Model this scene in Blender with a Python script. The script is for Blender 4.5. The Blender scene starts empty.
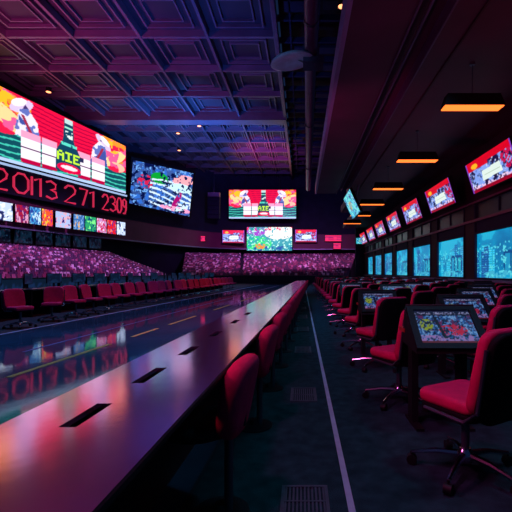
import bpy, bmesh, math, random
import numpy as np
from mathutils import Vector, Matrix, Euler
PI = math.pi
C = bpy.context.scene.collection
scene = bpy.context.scene
rnd = random.Random(7)

# ------------------------------------------------------------------ camera
EYE = 1.2
cd = bpy.data.cameras.new('camera'); cam = bpy.data.objects.new('camera', cd); C.objects.link(cam)
cam.location = (0, 0, EYE); cam.rotation_euler = (PI/2, 0, 0)
cd.sensor_width = 36; cd.lens = 36*400/512; cd.shift_x = -46/512; cd.shift_y = 16/512
cd.clip_start = 0.05; cd.clip_end = 300
scene.camera = cam
# ------------------------------------------------------------------ exposure, world
vs = scene.view_settings
vs.view_transform = 'Standard'; vs.look = 'None'; vs.gamma = 1; vs.exposure = 0.0; vs.use_curve_mapping = False
w = bpy.data.worlds.new('ambient_fill'); scene.world = w; w.use_nodes = True
w.node_tree.nodes['Background'].inputs[0].default_value = (0.02, 0.05, 0.16, 1)
w.node_tree.nodes['Background'].inputs[1].default_value = 0.25  # faint blue ambient light added to lift the blacks
# ------------------------------------------------------------------ added fill spots without fixtures, supplementing the screens
def spot(name, loc, target, col, power, size=70, blend=0.8, rad=0.3):
    l = bpy.data.lights.new(name, 'SPOT'); l.color = col; l.energy = power
    l.spot_size = math.radians(size); l.spot_blend = blend; l.shadow_soft_size = rad
    o = bpy.data.objects.new(name, l); C.objects.link(o); o.location = loc
    o.rotation_euler = (Vector(target)-Vector(loc)).to_track_quat('-Z', 'Y').to_euler()
    return o
BLUE = (0.16, 0.36, 1.0); PINK = (1.0, 0.06, 0.28); VIOLET = (0.45, 0.12, 1.0); TEAL = (0.05, 0.5, 0.8)
spot('road_wash_fill', (-7, 12, 16), (-6, 12, 0), BLUE, 5200, 62)  # blue fill added to brighten the track, no fixture behind it
spot('road_wash_fill', (-7, 30, 16), (-6, 30, 0), BLUE, 6000, 70)
spot('road_wash_fill', (-5, 5, 9), (-3.6, 5.5, 0), BLUE, 1100, 50)
spot('stand_fill', (-10, 22, 15), (-20, 26, 2), (.8, .34, .90), 7000, 80)  # magenta fill put in to light the grandstand seats
spot('stand_fill', (-10, 36, 15), (-20, 38, 2), (.8, .34, .95), 7000, 70)
spot('stand_fill', (-4, 40, 14), (-6, 57, 2), (.85, .26, .75), 6500, 80)
spot('stand_fill', (6, 40, 14), (4, 57, 2), (.85, .26, .75), 5000, 80)
spot('ceiling_fill', (-19, 24, 11), (-17, 30, 18.6), (1, .06, .40), 4200, 110)  # unseen sources added because the screens light the ceiling only weakly
spot('ceiling_fill', (-12, 44, 10), (-13, 47, 18.6), (.05, .22, 1), 9500, 125)
spot('ceiling_fill', (-6, 54, 12), (-5, 57, 18.6), (1, .05, .45), 4600, 90)
spot('ceiling_fill', (-8, 26, 9), (-8, 31, 18.6), (.05, .15, 1), 3200, 110)
spot('facade_fill', (-8, 50, 9), (-14, 70, 8), (.5, .06, .6), 700, 120)  # added tint for the curved wall, source unseen
spot('facade_fill', (-4, 40, 15), (-6, 74, 13), (.05, .10, 1), 2500, 80)
spot('dish_fill', (-4, 12, 8), (-.6, 19.5, 11.4), (.2, .5, 1), 700, 18)  # small spot added only to brighten the dish
spot('lounge_fill', (-1.2, .6, 5.6), (1.3, 3.0, .5), (.85, .12, .50), 330, 64)  # pink spots added overhead for the chair rows, out of view
spot('lounge_fill', (-1.4, 7.0, 5.6), (1.8, 9.5, .5), (.85, .12, .50), 100, 90)
spot('lounge_fill', (-1.4, 15, 5.8), (2.0, 18, .5), (.85, .12, .50), 110, 100)
spot('soffit_fill', (-.9, 3.5, 2.6), (1.9, 7.5, 6.1), (1, .08, .36), 170, 120)  # invented low sources that redden the otherwise black soffit
spot('soffit_fill', (-.9, 11, 2.6), (2.2, 15.5, 6.1), (1, .08, .36), 240, 125)
spot('soffit_fill', (5.5, 5, 3.2), (4.5, 9, 6.1), (1, .03, .12), 90, 120)
spot('stool_fill', (-3.4, 1.2, 3.2), (-.4, 2.5, .6), (1, .10, .36), 300, 60)  # pink fill added from the left for the stool backs
spot('stool_fill', (-3.8, 6.4, 4.2), (-.1, 8.5, .6), (1, .10, .36), 420, 90)
spot('aisle_fill', (.4, 3, 6.0), (.2, 3.4, 0), TEAL, 130, 60)  # teal fill put in to tint the carpet aisle
spot('aisle_fill', (.4, 9, 6.0), (.2, 9, 0), TEAL, 160, 70)
spot('aisle_fill', (.4, 17, 6.0), (.2, 17, 0), TEAL, 160, 70)
spot('lounge_fill', (3.0, 1.5, 5.8), (1.2, 3.6, 0), (.05, .4, .7), 220, 90)  # cool fill added for the chrome and floor, no lamp there
spot('lounge_fill', (3.0, 8, 5.8), (1.8, 10, 0), (.05, .4, .7), 200, 110)
spot('desk_row_fill', (-3, 11, 8), (-6, 11.5, .5), (1, .10, .12), 480, 70)  # red fill added over the left chair row
spot('desk_row_fill', (-2.5, 21, 8), (-5.5, 22, .5), (1, .10, .12), 560, 80)

# ------------------------------------------------------------------ materials
def mat(name, col, rough=0.6, metal=0.0, bump=0, bscale=50, var=0, vscale=5, spec=0.5, emis=None, es=0):
    m = bpy.data.materials.new(name); m.use_nodes = True
    nt = m.node_tree; b = nt.nodes['Principled BSDF']
    b.inputs['Base Color'].default_value = (*col, 1); b.inputs['Roughness'].default_value = rough
    b.inputs['Metallic'].default_value = metal; b.inputs['Specular IOR Level'].default_value = spec
    tc = nt.nodes.new('ShaderNodeTexCoord')
    if var:
        n = nt.nodes.new('ShaderNodeTexNoise'); n.inputs['Scale'].default_value = vscale; n.inputs['Detail'].default_value = 5
        r = nt.nodes.new('ShaderNodeValToRGB'); e = r.color_ramp.elements
        e[0].position = .3; e[1].position = .7
        e[0].color = tuple(c*(1-var) for c in col)+(1,); e[1].color = tuple(min(1, c*(1+var)) for c in col)+(1,)
        nt.links.new(tc.outputs['Object'], n.inputs['Vector']); nt.links.new(n.outputs['Fac'], r.inputs['Fac'])
        nt.links.new(r.outputs['Color'], b.inputs['Base Color'])
    if bump:
        n2 = nt.nodes.new('ShaderNodeTexNoise'); n2.inputs['Scale'].default_value = bscale
        bp = nt.nodes.new('ShaderNodeBump'); bp.inputs['Strength'].default_value = bump; bp.inputs['Distance'].default_value = .02
        nt.links.new(tc.outputs['Object'], n2.inputs['Vector']); nt.links.new(n2.outputs['Fac'], bp.inputs['Height'])
        nt.links.new(bp.outputs['Normal'], b.inputs['Normal'])
    if emis:
        b.inputs['Emission Color'].default_value = (*emis, 1); b.inputs['Emission Strength'].default_value = es
    return m
M = dict(
    road=mat('glossy_blue_track', (.030, .070, .115), .06, 0, .02, 6, .25, 1.2, .38),
    carpet=mat('dark_teal_carpet', (.018, .05, .058), .95, 0, .6, 160, .35, 9, .1),
    dark=mat('black_floor', (.008, .012, .02), .8, 0, 0, 5, .2, 2),
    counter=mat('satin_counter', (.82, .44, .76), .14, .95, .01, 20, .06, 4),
    black=mat('black_plastic', (.006, .007, .010), .55, 0, .05, 80, .2, 8, .3),
    shell=mat('black_leather_shell', (.004, .004, .006), .7, 0, .1, 60, .2, 12, .15),
    red=mat('red_upholstery', (.60, .010, .11), .55, 0, .12, 90, .12, 14, .3),
    stool=mat('crimson_stool_fabric', (.60, .014, .09), .8, 0, .25, 220, .15, 20, .2),
    chrome=mat('chrome', (.55, .6, .72), .18, 1, 0, 5, .05, 5),
    steel=mat('grey_steel', (.10, .12, .16), .4, .8, 0, 5, .1, 5),
    wall=mat('navy_wall', (.014, .022, .06), .8, 0, .05, 8, .2, .7),
    wallr=mat('maroon_wall', (.030, .010, .018), .7, 0, .05, 8, .2, .9),
    fascia=mat('plum_fascia', (.22, .03, .12), .5, 0, .02, 5, .12, .5),
    ceil=mat('coffer_ceiling', (.032, .032, .05), .55, 0, .05, 3, .25, .35),
    ceiltrim=mat('coffer_rib', (.17, .15, .21), .4, .3, 0, 3, .15, .6),
    soffit=mat('maroon_soffit', (.07, .022, .05), .6, 0, .03, 4, .25, .8),
    pipe=mat('painted_duct', (.16, .11, .2), .4, .5, 0, 3, .15, 2),
    edge=mat('soffit_edge_metal', (.34, .34, .56), .35, .5, 0, 3, .1, 2),
    white=mat('white_line_paint', (.42, .46, .60), .6, 0, .05, 40, .15, 6),
    yellow=mat('amber_line_paint', (.75, .36, .05), .6, 0, .05, 40, .2, 6),
    lilac=mat('violet_line_paint', (.22, .08, .26), .6, 0, .05, 40, .2, 6),
    grate=mat('grey_grate', (.085, .11, .14), .5, .4, 0, 3, .2, 20),
    tier=mat('concrete_tier', (.03, .025, .05), .85, 0, .1, 12, .2, 3),
    amber=mat('amber_diffuser', (.9, .3, .05), .5, 0, 0, 1, 0, 1, .5, (1, .16, .02), 2.3),
    bulb=mat('warm_lamp', (.9, .4, .2), .5, 0, 0, 1, 0, 1, .5, (1, .3, .12), 3.0),
    deskred=mat('red_laminate', (.40, .04, .03), .4, 0, 0, 1, .15, 8),
    deskdark=mat('dark_laminate', (.02, .025, .045), .3, 0, 0, 1, .2, 8),
    glass=mat('tinted_glass', (.010, .014, .035), .3, 0, 0, 1, .2, 2),
    redneon=mat('red_neon', (.9, .02, .1), .5, 0, 0, 1, 0, 1, .5, (1, .03, .14), 1.1),
    neonface=mat('dim_pink_face', (.5, .02, .15), .5, 0, 0, 1, 0, 1, .5, (.35, .012, .10), 1),
    dish=mat('pale_dish_metal', (.45, .55, .75), .35, .3, 0, 3, .15, 3),
    digit=mat('red_digits', (.7, .05, .12), .5, 0, 0, 1, 0, 1, .5, (.60, .022, .075), .9),
    whitebar=mat('white_led_strip', (.7, .8, 1), .5, 0, 0, 1, 0, 1, .5, (.45, .65, 1), .8),
)
SEATS = [mat('seat_plastic_pink', (.50, .13, .30), .5, 0, 0, 1, .2, 3), mat('seat_plastic_magenta', (.30, .04, .14), .5, 0, 0, 1, .2, 3),
         mat('seat_plastic_plum', (.10, .03, .12), .6, 0, 0, 1, .2, 3), mat('seat_plastic_pale', (.95, .62, .95), .4, 0, 0, 1, .2, 3)]
def screen_mat(name, strength):
    m = bpy.data.materials.new(name); m.use_nodes = True; nt = m.node_tree
    b = nt.nodes['Principled BSDF']; b.inputs['Base Color'].default_value = (.01, .01, .01, 1); b.inputs['Roughness'].default_value = .3
    a = nt.nodes.new('ShaderNodeAttribute'); a.attribute_name = 'picture'
    nt.links.new(a.outputs['Color'], b.inputs['Emission Color']); b.inputs['Emission Strength'].default_value = strength
    return m
SCR = screen_mat('led_screen', 1.0); SCRHOT = screen_mat('led_wall_screen', 1.25); SCRDIM = screen_mat('dim_screen', .45)

# ------------------------------------------------------------------ mesh helpers
class MB:
    def __init__(s): s.v = []; s.f = []
    def add(s, vs_, fs):
        n = len(s.v); s.v += [tuple(p) for p in vs_]; s.f += [tuple(i+n for i in f) for f in fs]; return s
    def box(s, x0, x1, y0, y1, z0, z1):
        return s.add([(x0,y0,z0),(x1,y0,z0),(x1,y1,z0),(x0,y1,z0),(x0,y0,z1),(x1,y0,z1),(x1,y1,z1),(x0,y1,z1)],
                     [(0,3,2,1),(4,5,6,7),(0,1,5,4),(1,2,6,5),(2,3,7,6),(3,0,4,7)])
    def hexa(s, p):   # eight corners in box order
        return s.add(p, [(0,3,2,1),(4,5,6,7),(0,1,5,4),(1,2,6,5),(2,3,7,6),(3,0,4,7)])
    def quad(s, a, b, c, d): return s.add([a, b, c, d], [(0,1,2,3)])
    def slab(s, a, b, c, d, t):   # quad thickened behind its face
        a, b, c, d = map(Vector, (a, b, c, d)); n = (b-a).cross(d-a).normalized()*-t
        return s.add([a, b, c, d, a+n, b+n, c+n, d+n], [(0,1,2,3),(7,6,5,4),(0,4,5,1),(1,5,6,2),(2,6,7,3),(3,7,4,0)])
    def tube(s, pts, r, n=10, cap=True):
        pts = [Vector(p) for p in pts]; rs = r if isinstance(r, (list, tuple)) else [r]*len(pts)
        rings = []
        for i, p in enumerate(pts):
            d = (pts[min(i+1, len(pts)-1)]-pts[max(i-1, 0)]).normalized()
            u = d.cross(Vector((0,0,1)) if abs(d.z) < .9 else Vector((1,0,0))).normalized(); w_ = d.cross(u)
            rings.append([p+(u*math.cos(2*PI*k/n)+w_*math.sin(2*PI*k/n))*rs[i] for k in range(n)])
        V = [q for rg in rings for q in rg]
        F = [(i*n+k, i*n+(k+1) % n, (i+1)*n+(k+1) % n, (i+1)*n+k) for i in range(len(pts)-1) for k in range(n)]
        if cap: F += [tuple(range(n))[::-1], tuple((len(pts)-1)*n+k for k in range(n))]
        return s.add(V, F)
    def pad(s, outline, t, rad, fn=None, steps=4):
        """soft cushion: outline [(x,z)] in a plane, thickness t along y, rolled edge of radius rad"""
        cx = sum(p[0] for p in outline)/len(outline); cz = sum(p[1] for p in outline)/len(outline); n = len(outline)
        layers = []
        for k in range(steps+1):
            a = PI/2*k/steps; layers.append((-t/2+rad*(1-math.sin(a)) , rad*(1-math.cos(a))))
        layers = [(y, ins) for y, ins in layers][::-1]  # from face edge to side
        prof = layers + [(-y, ins) for y, ins in layers[::-1]]
        prof = sorted(set((round(y, 5), round(ins, 5)) for y, ins in prof))
        V = []; F = []
        def ins_pt(p, ins):
            d = Vector((p[0]-cx, p[1]-cz)); L = d.length; return (p[0]-d.x/L*ins, p[1]-d.y/L*ins)
        for (y, ins) in prof:
            for p in outline:
                q = ins_pt(p, ins); V.append(Vector((q[0], y, q[1])))
        m = len(prof)
        for i in range(m-1):
            for k in range(n): F.append((i*n+k, i*n+(k+1) % n, (i+1)*n+(k+1) % n, (i+1)*n+k))
        # inner rings so the faces can bow
        for side, base in ((0, 0), (1, (m-1)*n)):
            prev = base
            for sc in (.66, .33):
                st = len(V)
                for k in range(n):
                    p = V[base+k]; V.append(Vector((cx+(p.x-cx)*sc, p.y, cz+(p.z-cz)*sc)))
                for k in range(n):
                    f = (prev+k, prev+(k+1) % n, st+(k+1) % n, st+k); F.append(f[::-1] if side == 0 else f)
                prev = st
            f = tuple(prev+k for k in range(n)); F.append(f[::-1] if side == 0 else f)
        if fn: V = [Vector(fn(p)) for p in V]
        return s.add(V, F)
    def lathe(s, prof, n=20, c=(0,0,0)):
        V = [(c[0]+r*math.cos(2*PI*k/n), c[1]+r*math.sin(2*PI*k/n), c[2]+z) for r, z in prof for k in range(n)]
        F = [(i*n+k, i*n+(k+1) % n, (i+1)*n+(k+1) % n, (i+1)*n+k) for i in range(len(prof)-1) for k in range(n)]
        return s.add(V, F + [tuple(range(n))[::-1], tuple((len(prof)-1)*n+k for k in range(n))])
    def build(s, name, m, parent=None, smooth=False, mi=None):
        me = bpy.data.meshes.new(name); me.from_pydata(s.v, [], s.f); me.validate()
        bm = bmesh.new(); bm.from_mesh(me); bmesh.ops.recalc_face_normals(bm, faces=bm.faces); bm.to_mesh(me); bm.free()
        for x in (m if isinstance(m, list) else [m]): me.materials.append(x)
        if mi: 
            for p, k in zip(me.polygons, mi): p.material_index = k
        if smooth:
            for p in me.polygons: p.use_smooth = True
            me.set_sharp_from_angle(angle=math.radians(40))
        o = bpy.data.objects.new(name, me); C.objects.link(o)
        if parent: o.parent = parent
        return o
def rrect(w_, h, r, z0=0, seg=5):
    pts = []
    for cx, cz, a0 in ((w_/2-r, h-r, 0), (-w_/2+r, h-r, 90), (-w_/2+r, r, 180), (w_/2-r, r, 270)):
        for k in range(seg+1):
            a = math.radians(a0+90*k/seg); pts.append((cx+r*math.cos(a), z0+cz+r*math.sin(a)))
    return pts
def tag(o, label, cat, group=None, kind=None):
    if label: o['label'] = label
    if cat: o['category'] = cat
    if group: o['group'] = group
    if kind: o['kind'] = kind
    return o
def thing(name, label, cat, loc=(0,0,0), rz=0, group=None):
    o = bpy.data.objects.new(name, None); C.objects.link(o); o.empty_display_size = .1
    o.location = loc; o.rotation_euler = (0,0,rz)
    return tag(o, label, cat, group)
def struct(o): o['kind'] = 'structure'; return o
def copy_tree(o, parent=None, depth=2):
    c = o.copy(); C.objects.link(c)
    if parent: c.parent = parent
    if depth > 0:
        for ch in KIDS.get(o.name, []): copy_tree(ch, c, depth-1)
    return c
KIDS = {}
def index(root):
    KIDS[root.name] = list(root.children)
    for ch in root.children: index(ch)

# ------------------------------------------------------------------ pictures shown on the screens
class Pic:
    def __init__(s, w_, h, col=(0,0,0), seed=1):
        s.w, s.h = w_, h; s.a = np.zeros((h, w_, 3)); s.a[:] = col
        v, u = np.mgrid[0:h, 0:w_]; s.u = u/(w_-1); s.v = v/(h-1); s.r = np.random.RandomState(seed)
    def noise(s, n, oct_=3):
        out = np.zeros((s.h, s.w)); amp = 1; tot = 0
        for o in range(oct_):
            k = n*2**o; g = s.r.rand(k+2, k+2)
            x = s.u*k; y = s.v*k*s.h/s.w; xi = x.astype(int); yi = y.astype(int); fx = x-xi; fy = y-yi
            fx = fx*fx*(3-2*fx); fy = fy*fy*(3-2*fy)
            out += amp*(g[yi, xi]*(1-fx)*(1-fy)+g[yi, xi+1]*fx*(1-fy)+g[yi+1, xi]*(1-fx)*fy+g[yi+1, xi+1]*fx*fy); tot += amp; amp *= .6
        return out/tot
    def put(s, m, col, a=1): s.a[m] = s.a[m]*(1-a)+np.array(col)*a; return s
    def rect(s, u0, v0, u1, v1): return (s.u >= u0) & (s.u <= u1) & (s.v >= v0) & (s.v <= v1)
    def ell(s, u, v, a, b, rot=0):
        x = s.u-u; y = s.v-v; c, d = math.cos(rot), math.sin(rot)
        return ((x*c+y*d)/a)**2+((-x*d+y*c)/b)**2 <= 1
    def poly(s, pts):
        m = np.zeros((s.h, s.w), bool); n = len(pts)
        for i in range(n):
            (x0, y0), (x1, y1) = pts[i], pts[(i+1) % n]
            if y0 == y1: continue
            c = ((y0 > s.v) != (y1 > s.v)) & (s.u < (x1-x0)*(s.v-y0)/(y1-y0)+x0); m ^= c
        return m
    def text(s, txt, u0, v0, u1, v1, col):
        n = len(txt)
        for i, ch in enumerate(txt):
            rows = FONT[ch]; a = u0+(u1-u0)*i/n; b = a+(u1-u0)/n*.82
            for r, row in enumerate(rows):
                for c, bit in enumerate(row):
                    if bit == '#':
                        s.put(s.rect(a+(b-a)*c/len(row), v1-(v1-v0)*(r+1)/len(rows), a+(b-a)*(c+1)/len(row), v1-(v1-v0)*r/len(rows)), col)
        return s
FONT = {'A': ['.##.', '#..#', '####', '#..#', '#..#'], 'I': ['###', '.#.', '.#.', '.#.', '###'], 'E': ['####', '#...', '###.', '#...', '####'],
        'H': ['#..#', '#..#', '####', '#..#', '#..#'], 'B': ['###.', '#..#', '###.', '#..#', '###.'], 'S': ['.###', '#...', '.##.', '...#', '###.'], '5': ['####', '#...', '###.', '...#', '###.']}
RED = (.80, .004, .05); TEALD = (.004, .07, .10); TEALL = (.05, .55, .42); WH = (.95, .85, .95); NAVY = (.01, .02, .08)
def advert(w_, h, seed, word):
    p = Pic(w_, h, RED, seed)
    n = p.noise(6); g = p.noise(9, 3); g2 = p.noise(22, 2)
    for k in range(9):
        v = .42+k*.065; p.put((np.abs(p.v-v-.02*np.sin(p.u*9)) < .010), (.45, .0, .04))
    low = p.v < .44
    p.put(low, TEALD)
    for k in range(5):
        v = .07+.085*k; p.put(low & (np.abs(p.v-v-.012*np.sin(p.u*25+k)) < .012), TEALL); 
    # players, left and right
    for sgn, c in ((1, .155), (-1, .855)):
        U = lambda x: c+sgn*x
        p.put(p.ell(U(-.04), .74, .16, .36), (.80, .01, .06))
        p.put(p.ell(U(-.03), .80, .15, .26) & (g > .47), (1, .30, .02)); p.put(p.ell(U(-.05), .70, .13, .3) & (g2 > .56), (.95, .10, .30))
        p.put(p.ell(U(-.01), .62, .075, .24, .5*sgn) & (g2 < .58), (1, .66, .30)); p.put(p.ell(U(-.02), .85, .06, .12) & (g2 > .45), (1, .50, .02))
        p.put(p.ell(U(-.05), .48, .08, .10, .5*sgn) & (n > .5), (1, .5, .35))
        p.put(p.ell(U(.065), .86, .045, .13, -.4*sgn), (.70, .55, .80)); p.put(p.ell(U(.05), .90, .03, .08, -.4*sgn), (.95, .85, .95))
        p.put(p.poly([(U(.06), .78), (U(.085), .90), (U(.105), .86), (U(.10), .76)]) & (g2 > .35), (.06, .03, .16))
        p.put(p.poly([(U(.03), .42), (U(.05), .80), (U(.10), .86), (U(.155), .70), (U(.175), .40)]), (.80, .76, .95)); p.put(p.poly([(U(.02), .42), (U(.05), .80), (U(.10), .86), (U(.155), .70), (U(.175), .40)]) & (g2 > .55), (.12, .16, .50))
        p.put(p.poly([(U(.03), .42), (U(.05), .72), (U(.18), .45), (U(.18), .38)]) & (g > .45), (.05, .08, .35))
        p.put(p.poly([(U(.06), .74), (U(.08), .74), (U(.13), .5), (U(.11), .5)]), (.35, .02, .06))
    # boxes
    for a, b in ((.215, .33), (.34, .435), (.585, .68), (.69, .80)):
        p.put(p.rect(a, .10, b, .52), WH); p.put(p.rect(a, .42, b, .52), (.95, .35, .55)); p.put(p.rect(a, .06, b, .12), (.5, .0, .05))
        p.put(p.rect(a, .27, b, .285), (.1, .02, .1))
    p.put(p.rect(.60, .34, .625, .42), (.02, .02, .08))
    # bottle
    p.put(p.poly([(.425, .10), (.43, .42), (.475, .62), (.485, .97), (.545, .97), (.555, .62), (.60, .42), (.605, .10)]), (.004, .05, .10))
    p.put(p.rect(.485, .90, .545, .98), (.5, .7, .7)); p.put(p.rect(.485, .82, .545, .85), (.3, .8, .6))
    p.put(p.rect(.49, .66, .545, .78) & (p.noise(40) > .5), (.7, .85, .8)); p.put(p.rect(.46, .53, .575, .58) & (p.noise(50) > .4), (.1, .7, .55))
    p.text(word, .435, .27, .605, .43, (.55, .9, .04))
    p.put(p.ell(.52, .16, .085, .08), (.75, .0, .06)); p.put(p.ell(.52, .17, .06, .035), (1, .75, .8))
    p.put(p.v < .045, (.45, .6, .95))
    return p
def swirl(w_, h, seed, mode):
    p = Pic(w_, h, (.05, .11, .32), seed); n = p.noise(5, 4); m = p.noise(16, 3); f = p.noise(34, 2)
    base = np.stack([.04+.16*n, .10+.22*n, .25+.45*n], -1); p.a = base.copy()
    if mode == 'map':
        p.put((m > .60), (.10, .28, .70)); p.put(m < .42, (.01, .03, .16)); p.put(f > .70, (.3, .55, .9))
        p.put(p.ell(.42, .72, .14, .13) & (m > .42), (.02, .50, .10)); p.put(p.ell(.2, .58, .12, .16) & (f > .52), (.75, .06, .18))
        for k in range(6):
            c = .62-.09*k+.16*np.sin(p.u*4+k*.5)*(p.u)
            p.put((np.abs(p.v-c) < .014+.02*n) & (p.u > .28) & (f > .35), (.75, .88, 1))
        p.put(p.ell(.83, .78, .2, .12, .3) & (m > .45), (1, .55, .60)); p.put(p.ell(.80, .60, .2, .10) & (m > .4), (.7, .9, 1))
        p.put(p.ell(.74, .28, .05, .24, -.3) & (f > .42), (.55, .02, .30)); p.put(p.ell(.74, .10, .28, .06) & (m > .4), (1, .5, .7))
    elif mode == 'sea':
        p.a = np.stack([.01+.1*n, .35+.3*n, .40+.3*n], -1)
        p.put(p.ell(.72, .78, .34, .30, .3) & (m > .36), (1, .92, .85)); p.put(p.ell(.20, .88, .25, .25) & (m > .45), (.5, .15, .7))
        p.put(p.ell(.25, .3, .3, .3) & (m > .5), (.05, .8, .35)); p.put((p.v > .86) & (m > .52), (.9, .05, .2)); p.put(f > .68, (.7, 1, .9))
        p.put(p.ell(.3, .18, .14, .12) & (f > .5), (.9, .4, .1)); p.put((p.v < .2) & (m < .42), (.0, .2, .5))
    elif mode == 'cyan':
        p.a = np.stack([.02+.05*n, .35+.35*n, .65+.35*n], -1); p.put(m > .58, (.1, .8, .7)); p.put(f > .66, (.6, 1, 1)); p.put(m < .38, (.01, .08, .3)); p.put(p.ell(.4,.5,.15,.2) & (f > .5), (.6,.5,.1))
    elif mode == 'sports':
        p.put(m > .52, (.35, .5, .95)); p.put(m < .45, (.03, .02, .12)); p.put(f > .70, (.7, .75, 1)); p.put(p.ell(.9, .6, .14, .35) & (f > .5), (.7, .02, .15))
        p.put(p.v > .80, RED); p.put((p.v > .70) & (p.u < .5), RED); p.put(p.ell(.20, .82, .08, .08), (1, .6, .05))
        p.put(p.poly([(.3, .26), (.33, .56), (.72, .60), (.74, .30)]), (.85, .95, .9)); p.put(p.rect(.36, .40, .70, .43), (.6, .7, .6))
        p.put(p.v < .10, (.45, .0, .05)); p.put((p.v > .11) & (p.v < .2) & (f > .5), (.9, .7, .9)); p.put(p.u > .97, (.3, .1, .6)); p.put(p.u < .03, (.3, .1, .6))
    elif mode == 'dash':
        p.a = np.stack([.02+.06*n, .08+.2*n, .24+.5*n], -1); p.put(m > .55, (.12, .35, .8)); p.put(f > .60, (.35, .6, 1)); p.put(f < .38, (.01, .02, .07)); p.put((m < .4) & (f > .5), (.25, .05, .2))
        p.put(p.ell(.60, .38, .25, .18) & (f > .46), (.75, .03, .12)); p.put(p.ell(.16, .55, .12, .18) & (f > .45), (.5, .6, .05))
        p.put((p.v < .24) & (f > .5), (.55, .35, .75)); p.put(p.poly([(.3, .8), (.36, .8), (.46, .15), (.4, .15)]), (.02, .02, .05))
        p.put(p.v > .84, (.02, .03, .10)); p.put((p.v > .88) & (p.v < .95) & (p.noise(60, 1) > .5), (.5, .5, .8)); p.put(p.v < .07, (.25, .02, .03))
    p.a = np.clip(p.a, 0, 1)**{'map': 1.55, 'dash': 1.3, 'sports': 1.35, 'sea': 1.5, 'cyan': 1.3}[mode]
    return p
def city(seed, w_=110, h=80):
    p = Pic(w_, h, (.0, .22, .50), seed); n = p.noise(4); f = p.noise(30, 2)
    p.a = np.stack([.0+.0*n, .12+.30*n, .36+.36*n], -1); p.put((n > .55) & (p.v > .5), (.01, .45, .70))
    R = random.Random(seed)
    for k in range(9):
        a = R.uniform(-.05, .95); b = a+R.uniform(.07, .2); t = R.uniform(.4, .9); c = R.choice([(.0, .10, .32), (.01, .40, .62), (.02, .28, .52), (.0, .16, .42)])
        m = p.rect(a, 0, b, t); p.put(m, c); p.put(m & (np.sin(p.v*120) > .35) & (np.sin(p.u*90+k) > -.6), tuple(min(1, x*1.6+.03) for x in c))
    a = R.uniform(.45, .6); p.put(p.rect(a, .12, a+.40, .56), (.0, .07, .26))
    for k in range(3): p.put(p.rect(a+.03+.12*k, .15, a+.12+.12*k, .5), (.01, .30+.05*k, .55))
    p.put(p.ell(.5, .06, .35, .1) & (f > .4), (.05, .45, .65)); p.put((f > .70) & (p.v < .75), (.1, .7, .8))
    return p
def poster(seed, kind):
    p = Pic(34, 26, (0,0,0), seed); n = p.noise(6, 2); f = p.noise(14, 1)
    bg, c1, c2 = {'white': ((.62, .72, 1), (.03, .05, .2), (.85, .9, 1)), 'red': ((.45, .02, .08), (.75, .4, .6), (.15, .02, .2)), 'blue': ((.06, .30, .65), (.45, .65, .9), (.02, .07, .3)),
                  'orange': ((.95, .16, .04), (.95, .65, .08), (.5, .0, .3)), 'green': ((.05, .45, .22), (.3, .95, .35), (.0, .12, .25)), 'pink': ((.65, .35, .65), (.9, .7, .9), (.7, .04, .15)),
                  'scarlet': ((.80, .03, .04), (.95, .3, .25), (.2, .05, .3)), 'amber': ((.08, .22, .50), (.85, .50, .10), (.3, .5, .8)), 'pale': ((.50, .60, .9), (.1, .02, .25), (.8, .5, .6)), 'cyan': ((.1, .4, .7), (.6, .8, .95), (.05, .1, .4))}[kind]
    p.a[:] = bg; p.put(n > .56, c1); p.put((f > .62), c2); p.a = p.a**1.3; return p
def screen(name, bl, br, tr, tl, pic, m=None, parent=None, world=True):
    bl, br, tr, tl = map(Vector, (bl, br, tr, tl)); W, H = pic.w, pic.h
    V = []
    for j in range(H):
        a = bl.lerp(tl, j/(H-1)); b = br.lerp(tr, j/(H-1))
        for i in range(W): V.append(tuple(a.lerp(b, i/(W-1))))
    F = [(j*W+i, j*W+i+1, (j+1)*W+i+1, (j+1)*W+i) for j in range(H-1) for i in range(W-1)]
    me = bpy.data.meshes.new(name); me.from_pydata(V, [], F)
    at = me.color_attributes.new('picture', 'FLOAT_COLOR', 'POINT')
    rgba = np.ones((H*W, 4), np.float32); rgba[:, :3] = pic.a.reshape(-1, 3); at.data.foreach_set('color', rgba.ravel())
    me.materials.append(m or SCR)
    o = bpy.data.objects.new(name, me); C.objects.link(o)
    if parent: o.parent = parent
    return o
def display(name, label, cat, corners, pic, m=None, depth=.25, rim=.12, group=None, brackets=None, hm=None):
    """a flat display hung in the hall: housing, rim and picture"""
    bl, br, tr, tl = map(Vector, corners); o0 = (bl+br)/2
    t = thing(name, label, cat, tuple(o0), 0, group)
    bl, br, tr, tl = bl-o0, br-o0, tr-o0, tl-o0
    ux = (br-bl).normalized(); uz = (tl-bl).normalized(); n = ux.cross(uz).normalized()
    e = rim
    A = [bl-ux*e-uz*e, br+ux*e-uz*e, tr+ux*e+uz*e, tl-ux*e+uz*e]
    MB().slab(*[p-n*.02 for p in A], depth).build('housing', hm or M['black'], t)
    r = MB()
    B = [bl, br, tr, tl]
    for i in range(4):
        j = (i+1) % 4; r.slab(A[i]+n*.012, A[j]+n*.012, B[j]+n*.012, B[i]+n*.012, .03)
    r.build('bezel', hm or M['black'], t)
    screen('screen', bl, br, tr, tl, pic, m, t)
    if brackets:
        for (fx, end) in brackets:
            s_ = bl.lerp(br, fx)*.5+tl.lerp(tr, fx)*.5-n*depth
            MB().tube([s_, Vector(end)-o0], .05, 8).build('bracket', M['steel'], t)
    return t

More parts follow.
